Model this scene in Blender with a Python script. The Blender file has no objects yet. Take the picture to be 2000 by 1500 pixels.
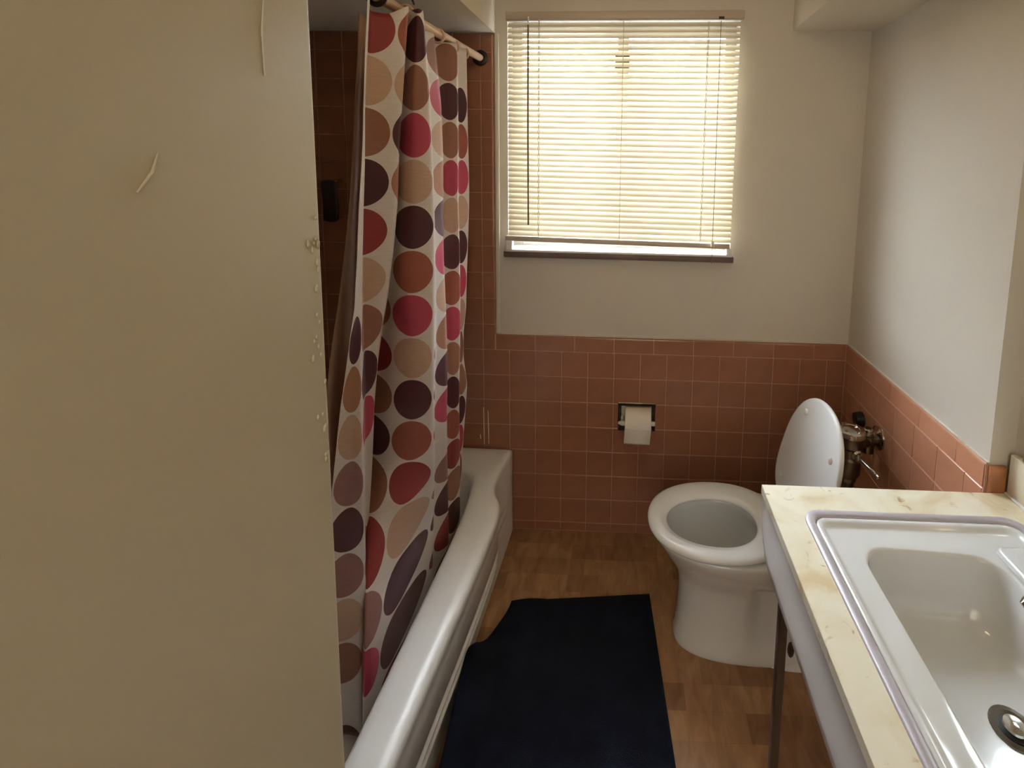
import bpy, bmesh, math, random
from mathutils import Vector, Matrix
random.seed(4)
C = bpy.context.scene.collection
SC = bpy.context.scene
PI = math.pi

# ------------------------------------------------------------ camera
CAM = (-0.88273, -1.84825, 1.57548)
F = Vector((-0.02224893, 0.99395492, -0.10751091))
RT = Vector((0.99945344, 0.02474322, 0.02192227))
UP = Vector((-0.02444992, 0.10696441, 0.99396218))
cd = bpy.data.cameras.new('camera'); cam = bpy.data.objects.new('camera', cd); C.objects.link(cam)
m = Matrix.Identity(4)
for i in range(3):
    m[i][0] = RT[i]; m[i][1] = UP[i]; m[i][2] = -F[i]; m[i][3] = CAM[i]
cam.matrix_world = m
cd.sensor_width = 36; cd.lens = 915.606 / 2000 * 36
cd.shift_x = -(1213.72 - 1000) / 2000; cd.shift_y = -(750 - 415.68) / 2000
cd.clip_start = 0.01
SC.camera = cam

# ------------------------------------------------------------ light and exposure
SC.view_settings.view_transform = 'Standard'; SC.view_settings.look = 'None'
SC.view_settings.exposure = 1.05; SC.view_settings.gamma = 1.0
SC.view_settings.use_curve_mapping = False
w = bpy.data.worlds.new('overcast_sky'); SC.world = w; w.use_nodes = True
w.node_tree.nodes['Background'].inputs[0].default_value = (0.93, 0.97, 1.0, 1)
w.node_tree.nodes['Background'].inputs[1].default_value = 1.6

def area(name, loc, rot, sx, sy, power, col):
    l = bpy.data.lights.new(name, 'AREA'); l.shape = 'RECTANGLE'; l.size = sx; l.size_y = sy
    l.energy = power; l.color = col
    o = bpy.data.objects.new(name, l); C.objects.link(o); o.location = loc; o.rotation_euler = rot
    return o
area('daylight_outside', (-1.9, 1.5, 3.1), (math.radians(-48), 0, math.radians(25)), 3.8, 2.0, 1350, (0.83, 0.92, 1.0))
area('warm_fill_light', (-0.78, -2.9, 1.55), (math.radians(90), 0, 0), 0.65, 1.7, 5.0, (1.0, 0.90, 0.74))  # warm fill panel added unseen behind the camera to brighten the room

_l = bpy.data.lights.new('ceiling_lamp', 'POINT'); _l.energy = 1.7; _l.color = (1.0, 0.80, 0.50); _l.shadow_soft_size = .07
_o = bpy.data.objects.new('ceiling_lamp', _l); C.objects.link(_o); _o.location = (-.86, -1.15, 2.29)

# ------------------------------------------------------------ material helpers
def mat(name, col, rough=0.5, metal=0.0, spec=0.5, bump=0.0, bscale=60, var=0.0, vscale=4, col2=None, coat=0.0, stretch=None):
    m = bpy.data.materials.new(name); m.use_nodes = True
    nt = m.node_tree; b = nt.nodes['Principled BSDF']
    b.inputs['Base Color'].default_value = (*col, 1); b.inputs['Roughness'].default_value = rough
    b.inputs['Metallic'].default_value = metal; b.inputs['Specular IOR Level'].default_value = spec
    b.inputs['Coat Weight'].default_value = coat
    tc = nt.nodes.new('ShaderNodeTexCoord'); src = tc.outputs['Object']
    if stretch:
        mp = nt.nodes.new('ShaderNodeMapping'); mp.inputs['Scale'].default_value = stretch
        nt.links.new(src, mp.inputs[0]); src = mp.outputs[0]
    if var > 0 or col2:
        n = nt.nodes.new('ShaderNodeTexNoise'); n.inputs['Scale'].default_value = vscale; n.inputs['Detail'].default_value = 5
        nt.links.new(src, n.inputs['Vector'])
        r = nt.nodes.new('ShaderNodeValToRGB')
        r.color_ramp.elements[0].position = .35; r.color_ramp.elements[1].position = .68
        c2 = col2 or tuple(c * (1 - var) for c in col)
        r.color_ramp.elements[0].color = (*c2, 1); r.color_ramp.elements[1].color = (*col, 1)
        nt.links.new(n.outputs[0], r.inputs[0]); nt.links.new(r.outputs[0], b.inputs['Base Color'])
    if bump > 0:
        n2 = nt.nodes.new('ShaderNodeTexNoise'); n2.inputs['Scale'].default_value = bscale; n2.inputs['Detail'].default_value = 4
        nt.links.new(src, n2.inputs['Vector'])
        bp = nt.nodes.new('ShaderNodeBump'); bp.inputs['Strength'].default_value = bump; bp.inputs['Distance'].default_value = .003
        nt.links.new(n2.outputs[0], bp.inputs['Height']); nt.links.new(bp.outputs[0], b.inputs['Normal'])
    return m

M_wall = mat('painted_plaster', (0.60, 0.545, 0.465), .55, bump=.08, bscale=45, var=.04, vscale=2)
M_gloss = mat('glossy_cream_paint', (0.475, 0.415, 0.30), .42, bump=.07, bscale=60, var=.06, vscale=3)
M_soffit = mat('soffit_paint', (0.66, 0.58, 0.46), .6, bump=.15, bscale=40)
M_ceil = mat('ceiling_paint', (0.72, 0.66, 0.54), .7)
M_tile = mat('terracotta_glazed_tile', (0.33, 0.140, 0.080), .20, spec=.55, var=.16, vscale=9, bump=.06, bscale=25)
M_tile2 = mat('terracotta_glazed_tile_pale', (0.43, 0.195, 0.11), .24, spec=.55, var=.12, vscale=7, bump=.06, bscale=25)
M_grout = mat('tile_grout', (0.47, 0.25, 0.165), .8)
M_floor_trim = mat('door_paint', (0.7, 0.66, 0.56), .5)
M_porc = mat('white_porcelain', (0.80, 0.81, 0.82), .12, spec=.6, coat=.3)
M_tub = mat('white_enamel', (0.92, 0.92, 0.92), .28, spec=.5, coat=.0, var=.03, vscale=3)
M_seat = mat('white_plastic_seat', (0.84, 0.85, 0.86), .22)
M_chrome = mat('chrome', (0.62, 0.60, 0.56), .12, metal=1)
M_chrome2 = mat('worn_chrome', (0.22, 0.19, 0.155), .28, metal=1, var=.4, vscale=20)
M_steel = mat('sink_rim_steel', (0.46, 0.43, 0.46), .45, metal=.35)
M_dark = mat('black_rubber', (0.012, 0.010, 0.009), .45)
M_bronze = mat('dark_bronze', (0.035, 0.022, 0.016), .4, metal=.4)
M_legs = mat('dark_brown_steel', (0.06, 0.035, 0.028), .4, metal=.2)
M_rod = mat('beige_rod', (0.62, 0.42, 0.28), .35)
M_paper = mat('tissue_paper', (0.80, 0.74, 0.66), .9, bump=.2, bscale=200)
M_white = mat('white_plastic', (0.78, 0.76, 0.73), .4)
M_frame = mat('white_window_frame', (0.72, 0.72, 0.70), .4)
M_sillface = mat('sill_front_dark', (0.15, 0.10, 0.085), .5, var=.2, vscale=20)  # front edge of the sill, coloured darker than its top
M_sill = mat('sill_white_paint', (0.78, 0.75, 0.72), .4)
M_rail = mat('blind_rail', (0.50, 0.42, 0.33), .45)
M_wand = mat('blind_wand', (0.20, 0.14, 0.08), .3)
M_cord = mat('blind_cord', (0.62, 0.54, 0.40), .8)
M_rust = mat('rusty_grout_stain', (0.35, 0.16, 0.05), .7, var=.4, vscale=30)
M_caulk = mat('caulk', (0.75, 0.60, 0.42), .5)
M_whitecaulk = mat('white_caulk', (0.85, 0.84, 0.82), .4)
M_apron = mat('pale_apron_marble', (0.62, 0.59, 0.57), .25, var=.06, vscale=5)
M_bowl = mat('basin_porcelain', (0.68, 0.69, 0.69), .13, spec=.6, coat=.3)

def marble():
    m = mat('cream_marble', (0.78, 0.72, 0.56), .22, spec=.5, coat=.2)
    nt = m.node_tree; b = nt.nodes['Principled BSDF']
    tc = nt.nodes.new('ShaderNodeTexCoord')
    n = nt.nodes.new('ShaderNodeTexNoise'); n.inputs['Scale'].default_value = 7; n.inputs['Detail'].default_value = 8; n.inputs['Distortion'].default_value = 1.2
    n2 = nt.nodes.new('ShaderNodeTexNoise'); n2.inputs['Scale'].default_value = 28; n2.inputs['Detail'].default_value = 6; n2.inputs['Distortion'].default_value = .8
    for q in (n, n2): nt.links.new(tc.outputs['Object'], q.inputs['Vector'])
    r = nt.nodes.new('ShaderNodeValToRGB'); e = r.color_ramp.elements
    e[0].position = .33; e[0].color = (0.62, 0.50, 0.31, 1); e[1].position = .60; e[1].color = (0.79, 0.745, 0.61, 1)
    x = e.new(.46); x.color = (0.74, 0.675, 0.51, 1)
    r2 = nt.nodes.new('ShaderNodeValToRGB'); e = r2.color_ramp.elements
    e[0].position = .26; e[0].color = (0.42, 0.25, 0.10, 1); e[1].position = .36; e[1].color = (1, 1, 1, 1)
    mx = nt.nodes.new('ShaderNodeMix'); mx.data_type = 'RGBA'; mx.blend_type = 'MULTIPLY'; mx.inputs[0].default_value = .8
    nt.links.new(n.outputs[0], r.inputs[0]); nt.links.new(n2.outputs[0], r2.inputs[0])
    nt.links.new(r.outputs[0], mx.inputs[6]); nt.links.new(r2.outputs[0], mx.inputs[7])
    nt.links.new(mx.outputs[2], b.inputs['Base Color'])
    return m
M_marble = marble()

def floor_mat():
    m = mat('printed_parquet_vinyl', (0.4, 0.25, 0.12), .34, bump=.08, bscale=30)
    nt = m.node_tree; b = nt.nodes['Principled BSDF']
    tc = nt.nodes.new('ShaderNodeTexCoord')
    br = nt.nodes.new('ShaderNodeTexBrick'); br.inputs['Scale'].default_value = 1
    br.offset = .5; br.inputs['Brick Width'].default_value = .115; br.inputs['Row Height'].default_value = .072
    br.inputs['Mortar Size'].default_value = .0006; br.inputs['Mortar Smooth'].default_value = 1
    br.inputs['Color1'].default_value = (0.48, 0.285, 0.145, 1); br.inputs['Color2'].default_value = (0.31, 0.165, 0.078, 1)
    br.inputs['Mortar'].default_value = (0.30, 0.165, 0.08, 1)
    nt.links.new(tc.outputs['Object'], br.inputs['Vector'])
    mp = nt.nodes.new('ShaderNodeMapping'); mp.inputs['Scale'].default_value = (14, 5, 1)
    n = nt.nodes.new('ShaderNodeTexNoise'); n.inputs['Scale'].default_value = 2.2; n.inputs['Detail'].default_value = 6; n.inputs['Distortion'].default_value = .7
    nt.links.new(tc.outputs['Object'], mp.inputs[0]); nt.links.new(mp.outputs[0], n.inputs['Vector'])
    r = nt.nodes.new('ShaderNodeValToRGB'); e = r.color_ramp.elements
    e[0].position = .3; e[0].color = (0.62, 0.52, 0.44, 1); e[1].position = .7; e[1].color = (1.0, 0.97, 0.93, 1)
    mx = nt.nodes.new('ShaderNodeMix'); mx.data_type = 'RGBA'; mx.blend_type = 'MULTIPLY'; mx.inputs[0].default_value = 1
    nt.links.new(n.outputs[0], r.inputs[0]); nt.links.new(br.outputs[0], mx.inputs[6]); nt.links.new(r.outputs[0], mx.inputs[7])
    nt.links.new(mx.outputs[2], b.inputs['Base Color'])
    return m
M_floor = floor_mat()

def translucent(name, col, tcol, fac, rough=.6):
    m = bpy.data.materials.new(name); m.use_nodes = True; nt = m.node_tree
    b = nt.nodes['Principled BSDF']; b.inputs['Base Color'].default_value = (*col, 1); b.inputs['Roughness'].default_value = rough
    t = nt.nodes.new('ShaderNodeBsdfTranslucent'); t.inputs[0].default_value = (*tcol, 1)
    mx = nt.nodes.new('ShaderNodeMixShader'); mx.inputs[0].default_value = fac
    out = nt.nodes['Material Output']
    nt.links.new(b.outputs[0], mx.inputs[1]); nt.links.new(t.outputs[0], mx.inputs[2]); nt.links.new(mx.outputs[0], out.inputs[0])
    return m
M_slat = translucent('cream_translucent_slat', (0.68, 0.60, 0.43), (0.86, 0.79, 0.62), .075, .4)
M_liner = translucent('beige_liner_cloth', (0.74, 0.47, 0.33), (0.74, 0.48, 0.34), .28)
M_glass = bpy.data.materials.new('window_glass'); M_glass.use_nodes = True
_b = M_glass.node_tree.nodes['Principled BSDF']; _b.inputs['Transmission Weight'].default_value = 1; _b.inputs['Roughness'].default_value = .0; _b.inputs['IOR'].default_value = 1.01
M_mirror = mat('mirror_glass', (0.85, 0.88, 0.85), .02, metal=1)

def rug_mat():
    m = mat('navy_rug_pile', (0.006, 0.008, 0.017), .95, spec=.15, bump=.6, bscale=420, var=.35, vscale=12)
    b = m.node_tree.nodes['Principled BSDF']; b.inputs['Sheen Weight'].default_value = .04
    b.inputs['Sheen Tint'].default_value = (0.2, 0.25, 0.4, 1)
    return m
M_rug = rug_mat()

# ------------------------------------------------------------ geometry helpers
def link(name, bm, m, parent=None, smooth=False, bevel=0, sub=0, seg=2):
    me = bpy.data.meshes.new(name); bmesh.ops.recalc_face_normals(bm, faces=bm.faces[:]); bm.to_mesh(me); bm.free()
    o = bpy.data.objects.new(name, me); C.objects.link(o)
    if m: me.materials.append(m)
    if smooth:
        for p in me.polygons: p.use_smooth = True
    if bevel:
        md = o.modifiers.new('b', 'BEVEL'); md.width = bevel; md.segments = seg; md.limit_method = 'ANGLE'; md.angle_limit = .6
        md.harden_normals = False
    if sub:
        md = o.modifiers.new('s', 'SUBSURF'); md.levels = sub; md.render_levels = sub
    if parent is not None: o.parent = parent
    return o
def box(bm, x0, x1, y0, y1, z0, z1):
    v = [bm.verts.new(p) for p in ((x0,y0,z0),(x1,y0,z0),(x1,y1,z0),(x0,y1,z0),(x0,y0,z1),(x1,y0,z1),(x1,y1,z1),(x0,y1,z1))]
    for f in ((0,3,2,1),(4,5,6,7),(0,1,5,4),(1,2,6,5),(2,3,7,6),(3,0,4,7)): bm.faces.new([v[i] for i in f])
def boxo(name, dims, m, parent=None, bevel=0, smooth=False):
    bm = bmesh.new(); box(bm, *dims); return link(name, bm, m, parent, smooth=bool(bevel), bevel=bevel)
def tube(bm, pts, rad, n=16, cap=True):
    pts = [Vector(p) for p in pts]
    rads = rad if isinstance(rad, (list, tuple)) else [rad]*len(pts)
    prev = None; rings = []; ref = None
    for i, p in enumerate(pts):
        t = (pts[min(i+1, len(pts)-1)] - pts[max(i-1, 0)]).normalized()
        if ref is None:
            ref = Vector((0,0,1)) if abs(t.z) < .9 else Vector((1,0,0))
        a = (ref - t*ref.dot(t)).normalized(); ref = a; b = t.cross(a)
        rings.append([bm.verts.new(p + (a*math.cos(2*PI*k/n) + b*math.sin(2*PI*k/n))*rads[i]) for k in range(n)])
    for r0, r1 in zip(rings, rings[1:]):
        for k in range(n): bm.faces.new((r0[k], r0[(k+1)%n], r1[(k+1)%n], r1[k]))
    if cap: bm.faces.new(rings[0][::-1]); bm.faces.new(rings[-1])
def tubeo(name, pts, rad, m, parent=None, n=16, bevel=0):
    bm = bmesh.new(); tube(bm, pts, rad, n); o = link(name, bm, m, parent, smooth=True)
    md = o.modifiers.new('e', 'EDGE_SPLIT'); md.split_angle = .7
    return o
def loft(bm, rings, close0=False, close1=False, cyclic=True):
    vs = [[bm.verts.new(p) for p in r] for r in rings]; n = len(rings[0])
    for a, b in zip(vs, vs[1:]):
        for k in range(n if cyclic else n-1): bm.faces.new((a[k], a[(k+1)%n], b[(k+1)%n], b[k]))
    if close0: bm.faces.new(vs[0][::-1])
    if close1: bm.faces.new(vs[-1])
    return vs
def thing(name, loc, label=None, cat=None, group=None):
    o = bpy.data.objects.new(name, None); o.empty_display_size = .05; C.objects.link(o); o.location = loc
    if label: o['label'] = label
    if cat: o['category'] = cat
    if group: o['group'] = group
    return o
def tag(o, label, cat, group=None):
    o['label'] = label; o['category'] = cat
    if group: o['group'] = group
    return o
def setpar(root, *objs):            # geometry is written in world coordinates: keep it in place under its root
    for o in objs:
        o.parent = root; o.matrix_parent_inverse = Matrix.Translation(root.location).inverted()
def P(root):
    class _:
        pass
    def f(o):
        setpar(root, o); return o
    return f
def structure(o): o['kind'] = 'structure'; return o

# ------------------------------------------------------------ room shell
CEIL = 2.40
structure(boxo('floor', (-2.4, .6, -3.0, .2, -.1, 0), M_floor))
structure(boxo('ceiling', (-2.4, .6, -3.0, .2, CEIL, CEIL+.1), M_ceil))
# back wall with window opening
WX0, WX1, WZ0, WZ1 = -1.378, -.488, 1.218, 2.122
bm = bmesh.new()
PY = .006
for d in ((-2.3, WX0, PY, .16, 0, CEIL), (WX1, .25, PY, .16, 0, CEIL), (WX0, WX1, PY, .16, 0, WZ0), (WX0, WX1, PY, .16, WZ1, CEIL)):
    box(bm, *d)
wall_back = structure(link('wall_back', bm, M_wall))
wall_right = structure(boxo('wall_right', (.006, .25, -.752, PY, 0, CEIL), M_wall))
wall_recess = structure(boxo('wall_recess', (.064, .25, -3.0, -.752, 0, CEIL), M_wall))
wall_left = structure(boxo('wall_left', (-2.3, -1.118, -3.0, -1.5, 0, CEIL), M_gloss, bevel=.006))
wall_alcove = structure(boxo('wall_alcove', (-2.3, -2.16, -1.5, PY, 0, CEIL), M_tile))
structure(boxo('wall_front', (-2.3, .25, -3.05, -2.95, 0, CEIL), M_wall))
structure(boxo('trim_1', (-2.16, -1.424, -1.5, PY, 2.056, CEIL), M_soffit))
structure(boxo('trim_2', (-.290, .062, -2.95, PY, 2.085, CEIL), M_soffit))
# chipped paint lumps on the corner of the left wall
bm = bmesh.new()
for i in range(26):
    zc = random.uniform(1.33, 1.53); yc = -1.5 - abs(random.gauss(0, .006)) - .002
    s = random.uniform(.001, .003)
    mt = Matrix.Translation((-1.1175, yc - .004, zc)) @ Matrix.Diagonal((.0007, s*.7, s*1.3, 1))
    bmesh.ops.create_icosphere(bm, subdivisions=1, radius=1, matrix=mt)
o = link('paint_chip', bm, M_gloss, smooth=True); o['kind'] = 'stuff'; setpar(wall_left, o)
for (z0, z1, y) in ((1.68, 1.625, -1.545), (1.575, 1.556, -1.62)):
    t = tubeo('paint_drip', [(-1.118, y, z0), (-1.1175, y-.004, (z0+z1)/2), (-1.1175, y-.004 if y > -1.6 else y-.012, z1)], [.0004, .0009, .0005], M_gloss, n=8)
    setpar(wall_left, t)

# ------------------------------------------------------------ tiles
T = .108; H1 = .7964; CAPZ = .864; X0 = -1.3722
def tile_mesh(w, h, d=.009, g=.0014, e=.0016, round_top=False):
    bm = bmesh.new(); w2 = w/2-g; h2 = h/2-g
    def ring(a, b, y): return [(-a, y, -b), (a, y, -b), (a, y, b), (-a, y, b)]
    if round_top:   # bullnose: profile in y-z swept along x
        prof = [(0, -h2), (-d+e, -h2), (-d, -h2+e), (-d, h2-.010)]
        for k in range(1, 6):
            a = PI/2*k/5; prof.append((-d + .0085*(1-math.cos(a)), h2-.010+.010*math.sin(a)))
        prof.append((0, h2))
        loft(bm, [[(-w2, y, z) for y, z in prof], [(w2, y, z) for y, z in prof]], True, True)
    else:
        loft(bm, [ring(w2, h2, 0), ring(w2, h2, -d+e), ring(w2-e, h2-e, -d)], False, True)
    me = bpy.data.meshes.new('tile'); bmesh.ops.recalc_face_normals(bm, faces=bm.faces[:]); bm.to_mesh(me); bm.free()
    return me
_tm = {}
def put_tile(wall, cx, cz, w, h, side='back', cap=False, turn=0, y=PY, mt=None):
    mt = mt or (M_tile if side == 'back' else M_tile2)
    key = (round(w, 4), round(h, 4), cap, mt.name)
    if key not in _tm:
        me = tile_mesh(w, h, round_top=cap); me.materials.append(mt)
        if cap:
            for p in me.polygons: p.use_smooth = True
        _tm[key] = me
    o = bpy.data.objects.new('tile', _tm[key]); C.objects.link(o)
    j = lambda: random.gauss(0, .0022)
    if side == 'back':
        o.matrix_world = Matrix.Translation((cx, y, cz)) @ Matrix.Rotation(turn, 4, 'Y') @ Matrix.Rotation(j(), 4, 'Z') @ Matrix.Rotation(j(), 4, 'X')
    else:   # right wall, faces -x ; cx is y
        o.matrix_world = Matrix.Translation((PY, cx, cz)) @ Matrix.Rotation(-PI/2, 4, 'Z') @ Matrix.Rotation(j(), 4, 'Z') @ Matrix.Rotation(j(), 4, 'X')
    if cap:
        md = o.modifiers.new('e', 'EDGE_SPLIT'); md.split_angle = .6
    o.parent = wall
    return o
TPH = (-.917, -.769, .468, .584)     # paper holder opening
cols = []
k = 0
xs = [X0 + i*T for i in range(13)] + [-.0035]
for i in range(13):
    for r in range(8):
        zt = H1 - r*T; zb = max(zt - T, .001)
        cx = (xs[i]+xs[i+1])/2; cz = (zt+zb)/2
        if cx-.054 < TPH[1]-.02 and cx+.054 > TPH[0]+.02 and zt > TPH[2]+.02 and zb < TPH[3]-.02:
            # trim the tiles round the recessed holder
            L, R = xs[i], xs[i+1]
            if L < TPH[0]-.012: put_tile(wall_back, (L+TPH[0])/2, cz, TPH[0]-L, zt-zb)
            if R > TPH[1]+.012: put_tile(wall_back, (R+TPH[1])/2, cz, R-TPH[1], zt-zb)
            continue
        put_tile(wall_back, cx, cz, xs[i+1]-xs[i], zt-zb)
x = -1.428
while x < -.02:
    x1 = min(x + 1.5*T, -.0035)
    if x1 < -.0035 and -.0035 - x1 < .03: x1 = -.0035
    put_tile(wall_back, (x+x1)/2, (H1+CAPZ)/2, x1-x, CAPZ-H1, cap=True); x = x1
# alcove part of the back wall
for r in range(-13, 5):
    zt = H1 - r*T; zb = zt - T
    if zt > 2.06: zt = 2.054
    if zt - zb < .02: continue
    for i in range(7):
        xr = X0 - T - i*T; xl = max(xr - T, -2.158)
        if xr - xl < .02 or zt < .36: continue
        put_tile(wall_back, (xr+xl)/2, (zt+zb)/2, xr-xl, zt-zb)
    if zb > H1 - .01:       # narrow edge trim above the wainscot, rounded edge to the right
        if r == -1: zb2 = CAPZ if False else zb
        put_tile(wall_back, (-1.480-1.428)/2, (zt+zb)/2, zt-zb, .052, cap=True, turn=PI/2)
    elif zt > .36:
        put_tile(wall_back, X0 - T/2, (zt+zb)/2, T, zt-zb)
ys = [-.0035, -.041, -.149, -.257, -.365, -.473, -.581, -.689, -.750]
for i in range(8):
    for r in range(8):
        zt = H1 - r*T; zb = max(zt - T, .001)
        put_tile(wall_right, (ys[i]+ys[i+1])/2, (zt+zb)/2, ys[i]-ys[i+1], zt-zb, 'right')
y = -.0035
while y > -.74:
    y1 = max(y - 1.5*T, -.750)
    if y1 > -.750 and y1 + .750 < .03: y1 = -.750
    put_tile(wall_right, (y+y1)/2, (H1+CAPZ)/2, y-y1, CAPZ-H1, 'right', cap=True); y = y1
# grout beds
for d, wl in (((-2.158, -1.430, -.0010, PY+.0005, .3, 2.05), wall_back), ((-1.430, TPH[0]-.003, -.0010, PY+.0005, 0, CAPZ-.004), wall_back),
              ((TPH[1]+.003, PY, -.0010, PY+.0005, 0, CAPZ-.004), wall_back),
              ((TPH[0]-.003, TPH[1]+.003, -.0010, PY+.0005, 0, TPH[2]-.003), wall_back), ((TPH[0]-.003, TPH[1]+.003, -.0010, PY+.0005, TPH[3]+.003, CAPZ-.004), wall_back),
              ((-.0012, PY+.0005, -.752, PY, 0, CAPZ-.004), wall_right)):
    setpar(wl, boxo('grout', d, M_grout))
# end face of the right wall: edge tiles, the top one mottled orange-brown
for r in range(8):
    zt = .862 - r*T; zb = max(zt-T, 0)
    bm = bmesh.new(); box(bm, .003, .045, -.764, -.752, zb+.001, zt-.001)
    o = link('tile', bm, M_tile2 if r else mat('orange_brown_tile', (0.42, 0.17, 0.06), .3, col2=(0.25, 0.09, 0.03), vscale=18), smooth=True, bevel=.008, seg=3); setpar(wall_right, o)
# white streaks of old caulk on the back tiles
for (xa, za, zb) in ((-1.482, .545, .383), (-1.463, .53, .385), (-1.497, .425, .405)):
    o = tubeo('caulk_streak', [(xa, -.0035, za), (xa+.001, -.0035, (za+zb)/2), (xa+.002, -.0035, zb)], [.0012, .002, .0012], M_caulk, n=6); setpar(wall_back, o)
# thin paint bead along the wainscot cap and alcove edge
setpar(wall_back, boxo('paint_bead', (-1.424, .0, -.0008, PY, CAPZ-.001, CAPZ+.002), M_wall))
setpar(wall_right, boxo('paint_bead', (-.0005, PY+.001, -.752, 0, CAPZ-.001, CAPZ+.002), M_wall))
o = boxo('paint_edge', (-1.428, -1.410, -.002, PY, CAPZ+.004, 2.056), M_floor_trim, bevel=.003); setpar(wall_back, o)

# ------------------------------------------------------------ window
win = structure(thing('window_1', (-.933, .08, WZ0)))
pw = P(win)
FY0, FY1 = .085, .125
for d in ((WX0, WX0+.04, FY0, FY1, WZ0, WZ1), (WX1-.04, WX1, FY0, FY1, WZ0, WZ1), (WX0+.04, WX1-.04, FY0, FY1, WZ1-.04, WZ1), (WX0+.04, WX1-.04, FY0, FY1, WZ0, WZ0+.03)):
    pw(boxo('window_frame', d, M_frame, bevel=.004))
pw(boxo('mullion', (-.955, -.910, FY0-.006, FY1, WZ0+.03, WZ1-.04), M_frame, bevel=.004))
for d in ((WX0+.04, -.955, .104, .108, WZ0+.03, WZ1-.04), (-.910, WX1-.04, .104, .108, WZ0+.03, WZ1-.04)):
    pw(boxo('window_pane', d, M_glass))
pw(boxo('sash_latch', (-.965, -.905, FY0-.028, FY0-.006, 1.94, 2.00), M_bronze, bevel=.004))
pw(boxo('window_sill', (WX0-.002, WX1+.002, -.032, FY0, WZ0-.004, WZ0+.004), M_sill, bevel=.001))
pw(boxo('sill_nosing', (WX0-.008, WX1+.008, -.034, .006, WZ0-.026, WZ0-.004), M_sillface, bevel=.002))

# ------------------------------------------------------------ blind
bl = thing('venetian_blind', (-.93, -.03, 2.13), 'closed cream venetian blind hanging over the bright window', 'blind'); pb = P(bl)
bm = bmesh.new(); box(bm, -1.372, -.484, -.045, -.008, 2.094, 2.124)
for v in bm.verts: v.co.z += .018*(v.co.x + 1.37)/.88
o = pb(link('headrail', bm, M_rail, smooth=True, bevel=.003))
BX0, BX1 = -1.366, -.494
NS = 39; ztop, zbot = 2.088, 1.286
def slat_mesh():
    bm = bmesh.new(); prof = []
    for k in range(7):
        t = k/6*2-1
        prof.append((t*.0135, .0020*(1-t*t)))
    ta = math.radians(51)
    rings = []
    nx = 24
    for i in range(nx+1):
        xx = BX0 + (BX1-BX0)*i/nx + .93
        r = []
        for (a, b) in prof:
            yy = a*math.cos(ta) - b*math.sin(ta); zz = a*math.sin(ta) + b*math.cos(ta)
            r.append((xx, yy, zz))
        rings.append(r)
    loft(bm, rings, cyclic=False)
    me = bpy.data.meshes.new('slat'); bm.to_mesh(me); bm.free(); me.materials.append(M_slat)
    for p in me.polygons: p.use_smooth = True
    return me
sm = slat_mesh()
for i in range(NS):
    z = ztop + (zbot - ztop)*i/(NS-1)
    o = bpy.data.objects.new('slat', sm); C.objects.link(o)
    droop = .018*(1 - i/(NS-1))**1.5 - .008*(i/(NS-1))
    o.rotation_euler = (random.gauss(0, .02), -math.atan(droop/.87)*1.0 + random.gauss(0, .0006), 0)
    o.location = (-.93, -.0275, z); pb(o)
bm = bmesh.new(); box(bm, BX0-.012, BX1-.004, -.040, -.016, 1.255, 1.275)
for v in bm.verts: v.co.z -= .011*(v.co.x - BX0)/.87 - .003
o = pb(link('bottom_rail', bm, M_rail, smooth=True, bevel=.003))
pb(tubeo('tilt_wand', [(-1.285, -.052, 2.075), (-1.285, -.053, 1.7), (-1.284, -.05, 1.325)], .0034, M_wand, n=8))
pb(tubeo('wand_hook', [(-1.285, -.047, 2.104), (-1.285, -.052, 2.085)], .0022, M_white, n=8))
for lx in (-1.246, -.930, -.615):
    for dx in (-.003, .003) if lx != -.930 else (0,):
        pts = [(lx+dx*(1 if i % 2 else -1), -.043, 2.10-.83*i/26) for i in range(27)]
        pb(tubeo('ladder_cord', pts, .0011, M_cord, n=5))
pb(tubeo('lift_cord', [(-.572, -.053, 2.10), (-.571, -.055, 1.7), (-.569, -.056, 1.19)], .0011, M_wand, n=6))
pb(tubeo('cord_tassel', [(-.569, -.056, 1.282), (-.569, -.056, 1.278), (-.569, -.056, 1.258), (-.569, -.056, 1.254)], [.003, .006, .0065, .003], M_cord, n=10))
pb(boxo('cord_lock', (-.580, -.560, -.050, -.044, 2.108, 2.116), M_bronze))
pb(boxo('hold_down_bracket', (WX0+.002, WX0+.026, -.040, -.006, WZ0+.005, WZ0+.042), M_white, bevel=.002))
pb(boxo('hold_down_bracket', (WX1-.022, WX1-.003, -.040, -.006, WZ0+.005, WZ0+.030), M_white, bevel=.002))

# ------------------------------------------------------------ shower rod and curtain
ROD = [(-1.480, 0.0, 1.962), (-1.480, -.5, 1.946), (-1.480, -.75, 1.942), (-1.480, -1.0, 1.942), (-1.480, -1.5, 1.944)]
rod = thing('shower_rod', ROD[0], 'beige curtain rod running over the tub to the back wall', 'curtain rod'); pr = P(rod)
pr(tubeo('rod', ROD, .0135, M_rod, n=20))
def torus(bm, c, axis, R, r, n=24, mm=10):
    ax = Vector(axis).normalized(); ref = Vector((0,0,1)) if abs(ax.z) < .9 else Vector((1,0,0))
    a = ax.cross(ref).normalized(); b = ax.cross(a); rings = []
    for i in range(n+1):
        t = 2*PI*i/n; d = a*math.cos(t)+b*math.sin(t)
        rings.append([Vector(c) + d*(R + r*math.cos(2*PI*k/mm)) + ax*r*math.sin(2*PI*k/mm) for k in range(mm)])
    vs = loft(bm, rings); bmesh.ops.remove_doubles(bm, verts=bm.verts[:], dist=1e-6)
bm = bmesh.new(); torus(bm, (-1.480, -.007, 1.962), (0,1,0), .021, .009)
pr(link('wall_flange', bm, M_bronze, smooth=True))

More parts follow.
